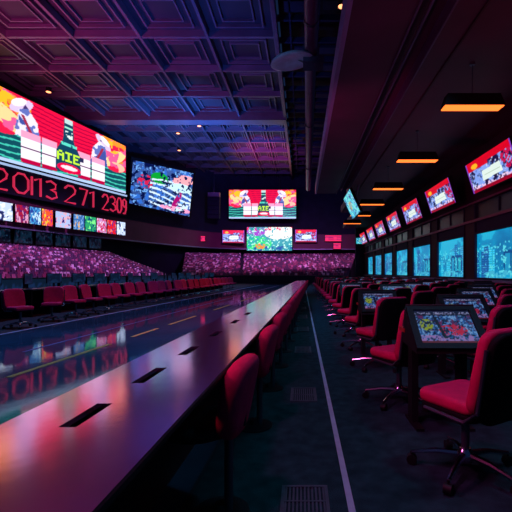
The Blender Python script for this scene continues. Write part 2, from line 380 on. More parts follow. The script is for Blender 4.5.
# ================================================================== STRUCTURE
def rx(x0, y): return x0+.07*y        # the track and everything beside it run at a slight angle
struct(MB().box(-40, 24, -3, 78, -.3, -.004).build('floor', M['dark']))
struct(MB().add([(rx(-6.0,-3),-3,0),(rx(-.9,-3)-.1,-3,0),(-.75,-3,0),(-.75+.03*24,24,0),(7.5,41,0),(rx(-6.0,41)-1,41,0)], [(0,1,2,3,4,5)]).build('floor', M['road']))
struct(MB().hexa([(-.78,-3,-.001),(7,-3,-.001),(7,45,-.001),(1.0,45,-.001),(-.78,-3,.006),(7,-3,.006),(7,45,.006),(1.0,45,.006)]).build('floor', M['carpet']))
def line(name, x0, x1, y0, y1, wd, m, label, cat='line', group=None, z=.004):
    o = MB().hexa([(x0-wd/2,y0,z-.003),(x0+wd/2,y0,z-.003),(x1+wd/2,y1,z-.003),(x1-wd/2,y1,z-.003),(x0-wd/2,y0,z),(x0+wd/2,y0,z),(x1+wd/2,y1,z),(x1-wd/2,y1,z)]).build(name, m)
    return tag(o, label, cat, group)
line('floor_stripe', .25, .25, .8, 40, .035, M['white'], 'long thin white stripe running down the dark carpet aisle', z=.0095)
line('track_line', rx(-6.32, 2), rx(-6.32, 38), 2, 38, .06, M['white'], 'pale edge line on the blue track beside the far row of red chairs')
line('track_line', rx(-4.6, 6), rx(-4.6, 36), 6, 36, .05, M['lilac'], 'faint violet line on the blue track beyond the amber dashes')
ORD = ['nearest', 'second', 'third', 'fourth', 'fifth', 'sixth', 'seventh', 'eighth', 'ninth', 'tenth', 'eleventh', 'twelfth', 'thirteenth', 'fourteenth', 'fifteenth', 'sixteenth', 'seventeenth', 'eighteenth', 'nineteenth', 'twentieth', 'twenty-first', 'twenty-second', 'twenty-third', 'twenty-fourth']
for i, (a, b) in enumerate([(4.55, 6.65), (7.4, 8.5), (9.1, 10.9), (12.6, 14.6), (16.4, 18.6), (20.5, 23)]):
    line('track_dash', rx(-3.66, a), rx(-3.66, b), a, b, .07, M['yellow'], ORD[i]+' amber dash painted on the glossy blue track, counted from the front', 'line', 'amber dashes on the track')
# ceiling over the hall with its coffers
ceil = MB(); Z = 18.6
ceil.box(-40, -2, 5, 78, Z+.5, Z+.8); ceil.build('ceiling', M['ceil']); struct(bpy.data.objects['ceiling'])
rib = MB()
xs = [-2-5*k for k in range(8)]
for x in xs: rib.box(x-.10, x+.10, 8, 78, Z-.05, Z+.5)
for x in [-4.5-5*k for k in range(7)]: rib.box(x-.06, x+.06, 45, 78, Z+.1, Z+.5)
ys = [9.7+5*k for k in range(8)]+[45.2+4.3*k for k in range(1, 8)]
for y in ys: rib.box(-40, -2, y-.12, y+.12, Z+.0, Z+.5)
rib.box(-40, -1.8, 44.5, 46, Z-.5, Z+.5)
def coffer(x0, x1, y0, y1):
    for ins, wd, dz in ((.75, .12, .25), (1.35, .10, .18)):
        if x1-x0 < 3: ins *= .5
        a, b, c, d = x0+ins, x1-ins, y0+ins, y1-ins
        if b-a < .4 or d-c < .4: continue
        z0, z1 = Z+.5-dz, Z+.5
        rib.box(a, b, c, c+wd, z0, z1); rib.box(a, b, d-wd, d, z0, z1); rib.box(a, a+wd, c+wd, d-wd, z0, z1); rib.box(b-wd, b, c+wd, d-wd, z0, z1)
for x in xs[:-1]:
    for k in range(7):
        y = 9.7+5*k; coffer(x-5, x, y, y+5)
    for k in range(7):
        y = 45.2+4.3*k; coffer(x-2.5, x, y, y+4.3); coffer(x-5, x-2.5, y, y+4.3)
struct(rib.build('trim_1', M['ceiltrim']))
struct(MB().box(-2.0, -1.75, 5, 78, Z-.35, Z+.5).build('trim_2', M['pipe']))
# dark service slot with trusses
slot = MB().box(-1.75, 24, 5, 78, Z+2.2, Z+2.6); struct(slot.build('ceiling', M['black']))
tr = MB()
for k in range(24):
    y = 12+2.7*k; tr.box(-1.75, 8, y-.1, y+.1, Z+.3, Z+.7)
    if k % 2: tr.box(-1.2+.3*(k % 5), .1+.2*(k % 3), y+.5, y+1.6, Z+.2, Z+.35)
    if k % 3: tr.box(1.4, 3.2, y+.3, y+1.2, Z+.1, Z+.3)
tr.box(1.05, 1.2, 8, 75, Z+.2, Z+.5); tr.box(-.9, -.8, 8, 75, Z+.2, Z+.4)
struct(tr.build('trim_3', M['wall']))
# low soffit on the right
SZ = 6.1
so = MB().box(.9, 2.15, -3, 25, SZ, SZ+.5).box(2.15, 2.8, -3, 25, SZ+.28, SZ+.5).box(2.8, 8, -3, 25, SZ, SZ+.5).box(3.2, 8, 25, 33, SZ, SZ+.5).box(4.6, 8, 33, 45, SZ, SZ+.5)
struct(so.build('ceiling', M['soffit']))
tr4 = MB().box(.82, .92, -3, 25.05, SZ-.02, SZ+.55)
struct(tr4.build('trim_4', M['edge']))
struct(MB().box(2.42, 2.47, -3, 25, SZ+.14, SZ+.19).box(2.13, 2.17, -3, 25, SZ-.03, SZ+.28).box(2.78, 2.82, -3, 25, SZ-.03, SZ+.28).build('trim_5', M['pipe']))
struct(MB().box(3.35, 3.39, -3, 33, SZ-.03, SZ).build('trim_6', M['wallr']))
struct(MB().box(.9, 8, 24.9, 25.1, SZ+.5, SZ+1.2).build('trim_7', M['wall']))
# curved hall wall and fascia
def spline(P, n=10):
    out = []
    P = [Vector(p) for p in P]
    for i in range(len(P)-1):
        p0 = P[max(i-1, 0)]; p1 = P[i]; p2 = P[i+1]; p3 = P[min(i+2, len(P)-1)]
        for k in range(n):
            t = k/n; out.append(.5*((2*p1)+(-p0+p2)*t+(2*p0-5*p1+4*p2-p3)*t*t+(-p0+3*p1-3*p2+p3)*t**3))
    return out+[P[-1]]
FC = spline([(-29,8,0),(-28.2,22,0),(-26.95,35,0),(-22.95,50,0),(-19.5,60,0),(-15.5,67.5,0),(-9,71.2,0),(0,71.6,0),(20,71.6,0)])
def off(c, d):
    out = []
    for i, p in enumerate(c):
        t = (c[min(i+1, len(c)-1)]-c[max(i-1, 0)]).normalized(); out.append(p+Vector((-t.y, t.x, 0))*d)
    return out
def strip(c0, c1, z0, z1):
    m = MB(); n = len(c0)
    V = [(p.x, p.y, z0) for p in c0]+[(p.x, p.y, z1) for p in c0]+[(p.x, p.y, z0) for p in c1]+[(p.x, p.y, z1) for p in c1]
    F = []
    for i in range(n-1):
        F += [(i, i+1, n+i+1, n+i), (2*n+i+1, 2*n+i, 3*n+i, 3*n+i+1), (n+i, n+i+1, 3*n+i+1, 3*n+i), (i+1, i, 2*n+i, 2*n+i+1)]
    F += [(0, n, 3*n, 2*n), (n-1, 3*n-1, 4*n-1, 2*n-1)]
    return m.add(V, F)
struct(strip(off(FC, 2.6), off(FC, 3.0), 0, Z+2.6).build('wall_back', M['wall'], smooth=True))
struct(strip(FC, off(FC, 2.6), 5.3, 8.0).build('trim_8', M['fascia'], smooth=True))
struct(strip(off(FC, -.12), off(FC, 0.02), 5.2, 5.36).build('trim_9', M['edge'], smooth=True))
struct(strip(off(FC, -.12), off(FC, 0.02), 7.95, 8.1).build('trim_10', M['wall'], smooth=True))
# right wall with seven windows, pitch 4.45 m
WY = [(12.3, 16.2), (17.2, 20.7), (21.7, 25.3), (26.4, 29.8), (30.9, 34.1), (35.1, 38.4), (39.4, 42.5)]
wl = MB().box(7, 7.4, -3, 45, 0, .9).box(7, 7.4, -3, 45, 3.95, SZ)
ye = -3
for a, b in WY: wl.box(7, 7.4, ye, a, .9, 3.95); ye = b
wl.box(7, 7.4, ye, 45, .9, 3.95)
struct(wl.build('wall_right', M['wallr']))
struct(MB().box(6.0, 7.4, 44.8, 45.2, 0, SZ+.5).build('wall_end', M['wall']))
struct(MB().box(6.93, 7.0, -3, 45, 3.22, 3.32).build('trim_11', M['fascia']))
struct(MB().box(6.86, 7.02, -3, 45, .82, .9).build('trim_12', M['edge']))
struct(MB().box(6.90, 7.02, -3, 45, 3.95, 4.02).build('trim_13', M['fascia']))
for i, (a, b) in enumerate(WY):
    t = thing('window_%d' % (i+1), None, None, (7, (a+b)/2, .9)); struct(t); h = (b-a)/2
    f = MB().box(-.04, .10, -h, -h+.08, 0, 3.05).box(-.04, .10, h-.08, h, 0, 3.05).box(-.03, .10, -h+.08, h-.08, 0, .08).box(-.03, .10, -h+.08, h-.08, 1.82, 1.90).box(0, .08, -.04, .04, 2.5, 3.0)
    f.build('window_frame', M['wall'], t)
    screen('pane', (.06, h-.08, .08), (.06, -h+.08, .08), (.06, -h+.08, 1.82), (.06, h-.08, 1.82), city(31+i*7), SCR, t)
    MB().box(.03, .07, -h+.08, h-.08, 1.90, 2.42).build('blind', M['wall'], t)
    MB().box(.04, .07, -h+.08, h-.08, 2.42, 3.05).build('transom_pane', M['glass'], t)

# ================================================================== BIG SCREENS
SX0, SY0, SX1, SY1 = -27.12, 33.2, -22.25, 50.0
def on_wall(u, z, d=0):     # along the left display wall
    n = Vector((SY1-SY0, -(SX1-SX0), 0)).normalized()
    return Vector((SX0+(SX1-SX0)*u, SY0+(SY1-SY0)*u, z))+n*(d+.25)
big = display('led_wall_screen', 'huge LED screen with red bottle advert above the red numbers', 'screen',
        (on_wall(0, 11.0), on_wall(1, 11.0), on_wall(1, 16.9), on_wall(0, 17.5)), advert(230, 100, 5, 'AIE'), SCRHOT, .5, .15)
score = thing('scoreboard', 'long dark scoreboard of glowing red numbers under the biggest screen', 'scoreboard', tuple(on_wall(.5, 8.15)))
o0 = on_wall(.5, 8.15)
MB().slab(*[on_wall(u, z)-o0 for u, z in ((-.01, 8.15), (1.01, 8.15), (1.01, 10.75), (-.01, 10.75))], .4).build('panel', M['wall'], score)
MB().slab(*[on_wall(u, z, .06)-o0 for u, z in ((-.01, 10.62), (1.01, 10.62), (1.01, 10.82), (-.01, 10.82))], .08).build('light_strip', M['whitebar'], score)
TXT = [('2', .055, .145), ('0', .165, .26), ('|', .263, .283), ('1', .285, .345), ('3', .355, .435), ('2', .475, .565), ('7', .585, .655), ('1', .665, .715), ('2', .77, .83), ('3', .84, .90), ('0', .905, .955), ('9', .96, 1.0)]
SEG = {'2': [(0,.8),(.3,1),(.75,1),(1,.8),(.95,.6),(0,0),(1,0)], '0': [(.3,0),(0,.25),(0,.75),(.3,1),(.7,1),(1,.75),(1,.25),(.7,0),(.3,0)], '|': [(.5,0),(.5,1)], '1': [(0,.85),(.7,1),(.7,0)],
       '3': [(0,.9),(.4,1),(.9,.85),(.85,.6),(.4,.52),(.9,.42),(1,.15),(.5,0),(0,.1)], '7': [(0,1),(1,1),(.4,0)], '9': [(1,.6),(.5,.45),(.05,.6),(.05,.9),(.5,1),(1,.9),(1,.3),(.7,0),(.2,0)]}
for ch, a, b in TXT:
    m = MB(); pts = [on_wall(a+(b-a)*(.08+.84*x), 8.45+1.75*y, .10)-o0 for x, y in SEG[ch]]
    m.tube(pts, .10, 6); m.build('digit', M['digit'], score)
KP = [('blue', -.08, .015, 'blue'), ('white', .02, .175, 'white printed'), ('red', .185, .262, 'dark red'), ('cyan', .265, .335, 'light blue'), ('orange', .338, .41, 'orange and yellow'),
      ('pale', .425, .535, 'pale blue printed'), ('amber', .55, .635, 'blue and amber'), ('green', .638, .73, 'green'), ('pink', .733, .82, 'pink and white'), ('scarlet', .825, .91, 'scarlet'), ('white', .913, 1.0, 'white and violet')]
for i, (k, a, b, w_) in enumerate(KP):
    nm = {0: ' at the left edge of the photo'}.get(i, '')
    display('ribbon_screen', w_+' picture panel in the ribbon board'+nm, 'screen', (on_wall(a, 5.75), on_wall(b-.004, 5.75), on_wall(b-.004, 7.35), on_wall(a, 7.35)), poster(60+i, k), SCRHOT, .2, .02, 'ribbon board panels')
display('hall_screen', 'tilted LED screen with blue map picture on the dark curved corner wall', 'screen',
        ((-22.7, 52.6, 10.25), (-17.3, 61.3, 9.7), (-16.42, 60.6, 16.15), (-21.95, 52.0, 15.75)), swirl(150, 100, 3, 'map'), SCRHOT, .6, .35)
t = display('hall_screen', 'wide hanging LED screen with red bottle advert above the smaller centre screen', 'screen',
        ((-12.96, 71, 10.7), (-1.06, 71, 10.7), (-1.06, 71, 15.8), (-12.96, 71, 15.8)), advert(170, 76, 9, 'AIE'), SCRHOT, .5, .12)
for x in (3.0, -3.0):
    MB().tube([(x, .3, 5.2), (x, .3, Z-10.7)], .06, 8).build('hanger', M['steel'], t)
display('hall_screen', 'teal and white LED screen in the middle of the back balcony front', 'screen',
        ((-9.76, 70.9, 5.0), (-1.77, 70.9, 5.0), (-1.77, 70.9, 9.15), (-9.76, 70.9, 9.15)), swirl(130, 70, 8, 'sea'), SCRHOT, .4, .12)
display('hall_screen', 'small red and white screen left of the teal centre screen', 'screen',
        ((-13.6, 68.3, 6.2), (-9.95, 68.9, 6.2), (-9.95, 68.9, 8.35), (-13.6, 68.3, 8.35)), swirl(60, 36, 12, 'sports'), SCRHOT, .9, .1)
display('hall_screen', 'small red and white screen right of the teal centre screen', 'screen',
        ((-1.2, 70.9, 6.5), (2.6, 70.9, 6.5), (2.6, 70.9, 8.7), (-1.2, 70.9, 8.7)), swirl(60, 36, 15, 'sports'), SCRHOT, .4, .1)
# pink and red signs on the fascia
def sign(name, label, x0, x1, y, z0, z1, mm, bars):
    t = thing(name, label, 'sign', ((x0+x1)/2, y, z0)); h = (x1-x0)/2
    MB().box(-h-.08, h+.08, 0, .2, -.08, z1-z0+.08).build('panel', M['black'], t)
    m = MB().box(-h, h, -.03, 0, .14, z1-z0-.14).build('backlit_face', M['neonface'], t); m = MB().box(-h, h, -.05, 0, 0, .14).box(-h, h, -.05, 0, z1-z0-.14, z1-z0)
    for k in range(bars):
        a = -h+2*h*(k+.12)/bars; m.box(a, a+2*h/bars*.72, -.05, 0, .25+.1*(k % 2), (z1-z0)-.3-.12*((k+1) % 3))
    m.build('glowing_front', mm, t); return t
sign('neon_sign', 'pink glowing sign on the balcony front right of the small screens', 4.1, 7.0, 71.2, 6.7, 7.7, M['redneon'], 4)
sign('neon_sign', 'narrow red glowing sign hanging low below the pink sign', 5.6, 6.9, 71.2, 5.35, 6.3, M['redneon'], 3)
sign('neon_sign', 'red glowing sign on the balcony front left of the small screens', -17.6, -16.0, 66.0, 6.3, 7.1, M['redneon'], 3)
sign('neon_sign', 'faint red glowing sign on the balcony below the blue map screen', -21.2, -20.0, 59.6, 6.6, 7.2, M['redneon'], 2)
# line array speaker
t = thing('line_array_speaker', 'tall dark hanging speaker stack between the map screen and the centre screen', 'speaker', (-14.9, 67.2, 10.2))
for k in range(6): MB().hexa([(-1.0,0+.05*k,.75*k),(1.0,0+.05*k,.75*k),(1.0,.9,.75*k),(-1.0,.9,.75*k),(-1.0,.05*k,.75*k+.68),(1.0,.05*k,.75*k+.68),(1.0,.9,.75*k+.68),(-1.0,.9,.75*k+.68)]).build('speaker_cabinet', M['edge'] if k == 5 else M['wall'], t)
MB().tube([(0, .5, 4.4), (0, .5, Z-10.2)], .05, 8).build('hanger', M['steel'], t)

# ================================================================== GRANDSTANDS
def lerp(a, b, t): return a+(b-a)*t
FL = spline([(-16.2, 14, 0), (-15.6, 28, 0), (-14.2, 42.5, 0)], 20); BL = spline([(-26.4, 14, 0), (-25.6, 32, 0), (-23.2, 48.2, 0)], 20)
FB = spline([(-13.8, 46, 0), (-5, 43.2, 0), (4.9, 42.2, 0)], 20); BB = spline([(-19.2, 66, 0), (-8, 69.5, 0), (9.3, 69.8, 0)], 20)
def at(c, s):
    x = max(0, min(.9999, s))*(len(c)-1); i = int(x); return c[i].lerp(c[i+1], x-i)
def stand(label, F_, B_, R, z0, z1):
    m = MB()
    for r in range(R):
        t0, t1 = r/R, (r+1)/R; z = lerp(z0, z1, r/(R-1))
        n = 24; V = []
        for k in range(n+1):
            a = at(F_, k/n).lerp(at(B_, k/n), t0); b = at(F_, k/n).lerp(at(B_, k/n), t1)
            V += [(a.x, a.y, 0), (a.x, a.y, z-.35), (b.x, b.y, z-.35), (b.x, b.y, 0)]
        Fc = []
        for k in range(n):
            i = 4*k; j = i+4; Fc += [(i, j, j+1, i+1), (i+1, j+1, j+2, i+2), (i+2, j+2, j+3, i+3)]
        Fc += [(0, 1, 2, 3), (4*n+3, 4*n+2, 4*n+1, 4*n)]
        m.add(V, Fc)
    return tag(m.build('grandstand', M['tier']), label, 'grandstand')
stand('stepped seating tier along the left side of the track', FL, BL, 22, .95, 3.5)
stand('stepped seating tier across the far end of the hall', FB, BB, 32, .95, 4.3)
def px(p): return 302+400*p[0]/p[1], 272-400*(p[2]-EYE)/p[1]
pos = []
for F_, B_, R, z0, z1, pitch, gaps in ((FL, BL, 22, .95, 3.5, .36, ()), (FB, BB, 32, .95, 4.3, .42, ((.405, .43), ))):
    for r in range(R):
        t = (r+.35)/R; z = lerp(z0, z1, r/(R-1))-.35
        c = [at(F_, k/60).lerp(at(B_, k/60), t) for k in range(61)]
        L = sum((c[i+1]-c[i]).length for i in range(60)); n = int(L/pitch)
        for k in range(n):
            s_ = (k+.5)/n
            if any(a < s_ < b for a, b in gaps): continue
            p = at(c, s_); q = at(c, min(.999, s_+.01)); d = (q-p).normalized() if (q-p).length > 0 else Vector((1,0,0))
            x, y = px((p.x, p.y, z))
            if x < -12 or x > 356: continue
            pos.append((p.length, p.x, p.y, z, math.atan2(d.y, d.x), F_ is FL))
pos.sort()
def seat_boxes(m, s=1.0):   # faces -Y local (towards the track)
    m.box(-.19*s, .19*s, -.20*s, .16*s, .22*s, .28*s)
    m.hexa([(-.19*s,.13*s,.25*s),(.19*s,.13*s,.25*s),(.19*s,.18*s,.25*s),(-.19*s,.18*s,.25*s),(-.16*s,.22*s,.62*s),(.16*s,.22*s,.62*s),(.16*s,.26*s,.62*s),(-.16*s,.26*s,.62*s)])
    m.box(-.03*s, .03*s, -.05*s, .05*s, 0, .22*s)
protos = []
for k, sm in enumerate(SEATS):
    m = MB(); seat_boxes(m, .8); o = m.build('spectator_seat', sm); protos.append(o)
wts = [0, 1, 1, 2, 2, 2, 2, 3]
near = pos[:300]; far = pos[300:]; used = [False]*4
for (_, x, y, z, a, left) in near:
    k = rnd.choice(wts)
    if used[k]: o = protos[k].copy(); C.objects.link(o)
    else: o = protos[k]; used[k] = True
    o.location = (x, y, z); o.rotation_euler = (0, 0, a)
    tag(o, 'small magenta spectator seat in the lower rows of the left grandstand', 'seat', 'spectator seats in the left grandstand')
tmpl = MB(); seat_boxes(tmpl, .8); tv = np.array(tmpl.v); tf = np.array(tmpl.f)
V = []; F = []; MI = []
for i, (_, x, y, z, a, left) in enumerate(far):
    c, s_ = math.cos(a), math.sin(a); q = tv.copy(); q[:, 0] = tv[:, 0]*c-tv[:, 1]*s_+x; q[:, 1] = tv[:, 0]*s_+tv[:, 1]*c+y; q[:, 2] += z
    V.append(q); F.append(tf+len(tv)*i); MI += [rnd.choice(wts)]*len(tf)
me = bpy.data.meshes.new('spectator_seats'); me.from_pydata(np.concatenate(V).tolist(), [], np.concatenate(F).tolist())
for sm in SEATS: me.materials.append(sm)
me.polygons.foreach_set('material_index', MI)
o = bpy.data.objects.new('spectator_seats', me); C.objects.link(o)
tag(o, 'thousands of small pink and magenta seats filling the far grandstand rows', 'seats', None, 'stuff')
print('seats', len(pos))
# barriers in front of the stands
def barrier(label, c, z1, d=.25):
    t = thing('barrier', label, 'barrier', tuple(c[0]))
    strip([p-c[0] for p in c], [p-c[0] for p in off(c, d)], 0, z1).build('wall_panel', M['wall'], t)
    strip([p-c[0] for p in off(c, -.04)], [p-c[0] for p in off(c, d+.04)], z1, z1+.06).build('rail', M['steel'], t)
    return t
barrier('low dark barrier in front of the left grandstand', off(FL, -.6), .82)
barrier('low dark barrier in front of the far grandstand', off(FB, -.7), .80)
# glass suites under the left balcony
for i in range(7):
    u = .02+.13*i; a = on_wall(u, 4.05, -2.2); b = on_wall(u+.105, 4.05, -2.2)
    p = Pic(60, 20, (.001, .004, .016), 90+i); p.put(p.noise(5) > .56, (.006, .03, .07)); p.put(p.noise(12) > .66, (.02, .07, .16)); p.put(p.noise(20) > .74, (.10, .03, .08)); p.put(p.noise(30) > .8, (.05, .14, .3))
    p.a *= .45; display('suite_window', ORD[i]+' dim blue lit suite window below the ribbon board, counted from the left', 'window', (a, b, b+Vector((0,0,1.2)), a+Vector((0,0,1.2))), p, SCR, .15, .1, 'suite windows under the balcony')

# ================================================================== LEFT DESK ROW
def make_chair(name, label, allred=False):
    t = thing(name, label, 'chair')
    bow = lambda p: (p[0], p[1]-.05*(p[0]/.22)**2*0+.02, p[2])
    # seat cushion: outline in plan, built lying down
    s_ = MB().pad(rrect(.43, .39, .06, -.2), .075, .03); s_.v = [(x, z, .455+y-(.02 if z > .18 else 0)) for x, y, z in s_.v]
    s_.build('seat', M['red'], t, True)
    lean = lambda z: -.20-.10*max(0, (z-.45))/.45
    def place(m, dy): m.v = [(x, lean(z)+y+dy+.035*(1-(x/.23)**2)*-1, z) for x, y, z in m.v]; return m
    place(MB().pad(rrect(.46, .47, .12 if allred else .075, .43), .06, .026), .015).build('backrest', M['red'], t, True)
    place(MB().pad(rrect(.44, .50, .12 if allred else .085, .385), .045, .018), -.03).build('shell', M['red'] if allred else M['shell'], t, True)
    u = MB().pad(rrect(.42, .385, .07, -.2), .05, .02); u.v = [(x, z, .40+y) for x, y, z in u.v]; u.build('seat_pan', M['shell'], t, True)
    for sx in (-1, 1):
        MB().tube([(sx*.235, .10, .40), (sx*.238, -.17, .395), (sx*.238, -.255, .46), (sx*.236, lean(.8)-.03, .80)], .011, 8).build('side_rail', M['steel'], t, True)
    MB().lathe([(.05, .36), (.05, .385)], 12).tube([(0,0,.08), (0,0,.38)], .024, 10).build('gas_post', M['steel'], t, True)
    MB().lathe([(.045, .07), (.055, .09), (.045, .13), (.03, .15)], 12).build('hub', M['chrome'], t, True)
    for k in range(5):
        a = math.radians(90+40+72*k); d = Vector((math.cos(a), math.sin(a), 0))
        l = MB().tube([d*.03+Vector((0,0,.11)), d*.16+Vector((0,0,.105)), d*.31+Vector((0,0,.075))], [.020, .017, .011], 8).build('leg', M['chrome'], t, True)
        w_ = d.cross(Vector((0,0,1)))
        c = MB().tube([d*.31+Vector((0,0,.03))-w_*.022, d*.31+Vector((0,0,.03))+w_*.022], .03, 12); c.tube([d*.31+Vector((0,0,.03)), d*.31+Vector((0,0,.08))], .008, 6)
        c.build('caster', M['black'], l, True)
    index(t); return t
redchair = make_chair('desk_chair', 'x', True)
G = 'red chairs along the far side of the track'
LY = [8.63, 9.78, 10.7, 11.5, 12.3, 13.1, 13.95]+[14.8+.88*k for k in range(16)]
for i, y in enumerate(LY):
    x = rx(-6.8, y)+(.12 if i == 0 else 0)
    o = redchair if i == 0 else copy_tree(redchair, None, 2 if i < 4 else 1)
    o.scale = (.95, .95, .93); o.location = (x, y, 0); o.rotation_euler = (0, 0, math.radians(-115 if i == 0 else -158 if i == 1 else [-105, -125, -112, -95, -120, -102, -110][i % 7]))
    how = ['all-red swivel chair turned right, leftmost in the row behind the track'][0] if i == 0 else ORD[i]+' all-red swivel chair from the left in the row behind the track'
    tag(o, how, 'chair', G)
def make_console(label):
    t = thing('operator_desk', label, 'desk')
    MB().box(-.35, .35, -.45, .45, .70, .74).build('desktop', M['deskdark'], t)
    for s_ in (-1, 1): MB().box(-.30, .30, s_*.40-.02, s_*.40+.02, 0, .70).build('side_panel', M['black'], t)
    MB().box(-.32, -.29, -.38, .38, .2, .70).build('back_panel', M['black'], t)
    index(t); return t
def make_monitor(label):
    t = thing('desk_monitor', label, 'monitor')
    MB().box(-.01, .02, -.25, .25, .12, .42).build('housing', M['black'], t)
    MB().box(-.08, .08, -.10, .10, 0, .015).box(-.02, .01, -.02, .02, .015, .13).build('stand', M['black'], t)
    p = Pic(16, 10, (.004, .010, .045), 4); p.put(p.noise(5) > .55, (.01, .04, .13))
    screen('screen', (.021, -.235, .135), (.021, .235, .135), (.021, .235, .405), (.021, -.235, .405), p, SCRDIM, t)
    index(t); return t
con = make_console('x'); mon = make_monitor('x')
for i in range(19):
    y = 8.8+1.15*i; x = rx(-8.3, y)
    o = con if i == 0 else copy_tree(con); o.location = (x, y, 0); tag(o, ORD[i]+' dark operator desk from the left, behind the row of red chairs', 'desk', 'operator desks')
    m = mon if i == 0 else copy_tree(mon); m.location = (x-.12, y+.05*(i % 3-1), .74); m.rotation_euler = (0, 0, math.radians(rnd.uniform(-25, 25)))
    tag(m, 'small dim blue monitor on the '+ORD[i]+' operator desk', 'monitor', 'desk monitors on the operator desks')
# dim advertising boards on a low wall behind the desks
for i in range(14):
    y = 11.5+1.9*i; x = rx(-11.6, y)
    p = Pic(44, 10, (.005, .018, .05), 200+i); p.put((p.noise(20, 1) > .52) & (p.v > .35) & (p.v < .72), (.012, .04, .14))
    p.a *= .5; display('advertising_board', ORD[i]+' low dim blue advertising board from the left below the left grandstand', 'board', ((x, y, .35), (x+.12, y+1.7, .35), (x+.12, y+1.7, .93), (x, y, .93)), p, SCR, .08, .04, 'advertising boards')
    bb = MB().box(-.05, .25, -.03, .03, 0, .32); t = bpy.data.objects[[o.name for o in C.objects if o.name.startswith('advertising_board')][-1]]
    MB().box(-.25, .0, -.75, -.70, -.35, -.04).box(-.25, .0, .70, .75, -.35, -.04).build('foot', M['black'], t)

# ================================================================== BAR COUNTER
CX = lambda x, y: x+.03*y
t = thing('bar_counter', 'long satin grey counter reflecting the coloured screens beside the aisle', 'counter', (0, 0, 0))
HC = .75; L0, L1, R0 = -.5, 21.0, 0
cw0, cw1 = -.417, -.925
# worktop with real cable slots cut through it
slots = [(1.16, 1.37), (1.62, 1.88), (2.17, 2.42), (2.8, 3.05), (3.5, 3.75), (4.2, 4.45)]
cuts = []; last = L0
top = MB()
sa, sb = -.742, -.690
def piece(xa, xb, ya, yb): top.hexa([(CX(xa,ya),ya,HC-.018),(CX(xb,ya),ya,HC-.018),(CX(xb,yb),yb,HC-.018),(CX(xa,yb),yb,HC-.018),(CX(xa,ya),ya,HC),(CX(xb,ya),ya,HC),(CX(xb,yb),yb,HC),(CX(xa,yb),yb,HC)])
piece(cw1, sa, L0, L1); piece(sb, cw0, L0, L1); last = L0
for a, b in slots: piece(sa, sb, last, a); last = b
piece(sa, sb, last, L1)
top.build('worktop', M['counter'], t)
e = MB(); e.hexa([(CX(cw0,L0),L0,HC-.02),(CX(cw0+.006,L0),L0,HC-.02),(CX(cw0+.006,L1),L1,HC-.02),(CX(cw0,L1),L1,HC-.02),(CX(cw0,L0),L0,HC-.004),(CX(cw0+.006,L0),L0,HC-.004),(CX(cw0+.006,L1),L1,HC-.004),(CX(cw0,L1),L1,HC-.004)])
e.build('edge_strip', M['black'], t)
for a, b in slots:
    m = MB(); m.hexa([(CX(sa,a),a,HC-.06),(CX(sb,a),a,HC-.06),(CX(sb,b),b,HC-.06),(CX(sa,b),b,HC-.06),(CX(sa,a),a,HC-.035),(CX(sb,a),a,HC-.035),(CX(sb,b),b,HC-.035),(CX(sa,b),b,HC-.035)])
    m.build('cable_slot', M['black'], t)
m = MB(); m.hexa([(CX(cw1+.05,L0),L0,0),(CX(cw1+.10,L0),L0,0),(CX(cw1+.10,L1),L1,0),(CX(cw1+.05,L1),L1,0),(CX(cw1+.05,L0),L0,HC-.018),(CX(cw1+.10,L0),L0,HC-.018),(CX(cw1+.10,L1),L1,HC-.018),(CX(cw1+.05,L1),L1,HC-.018)])
m.build('front_panel', M['black'], t)
# stools
def make_stool(label):
    t = thing('bar_stool', label, 'stool')
    out = []
    for k in range(28):
        a = 2*PI*k/28; c, s_ = math.cos(a), math.sin(a); r = 1/((abs(c)**3+abs(s_)**3)**(1/3)); out.append((.168*r*c*(1.0+.10*s_), .585+.20*r*s_))
    b = MB().pad(out, .10, .045)
    # backrest sits on +Y local side; the sitter looks towards -Y
    b.v = [(x, .16+y+.20*(z-.40)-.02*(x/.17)**2, z) for x, y, z in b.v]; b.build('backrest', M['stool'], t, True)
    s_ = MB().pad([(.19*math.cos(2*PI*k/24), .19*math.sin(2*PI*k/24)) for k in range(24)], .07, .03); s_.v = [(x, z-.02, .435+y) for x, y, z in s_.v]; s_.build('seat', M['black'], t, True)
    MB().tube([(0, .0, .37), (0, .14, .385), (0, .215, .45), (0, .215, .55)], .016, 8).build('back_bracket', M['black'], t, True)
    MB().tube([(0,.14,0),(0,.14,.39)], .022, 12).build('post', M['steel'], t, True)
    MB().lathe([(.14, 0), (.14, .008), (.04, .02), (.03, .05)], 24, (0, .10, 0)).build('base', M['black'], t, True)
    index(t); return t
st = make_stool('x')
SY = [2.0, 3.12, 4.12, 5.1]+[6.05+.93*k for k in range(16)]
for i, y in enumerate(SY):
    o = st if i == 0 else copy_tree(st); x = CX(-.56, y)
    o.location = (x, y, 0.006); o.rotation_euler = (0, 0, math.radians(-99))
    tag(o, ('crimson padded bar stool with rounded back, nearest one at the counter' if i == 0 else ORD[i]+' crimson bar stool at the counter, counted from the front'), 'stool', 'bar stools along the counter')
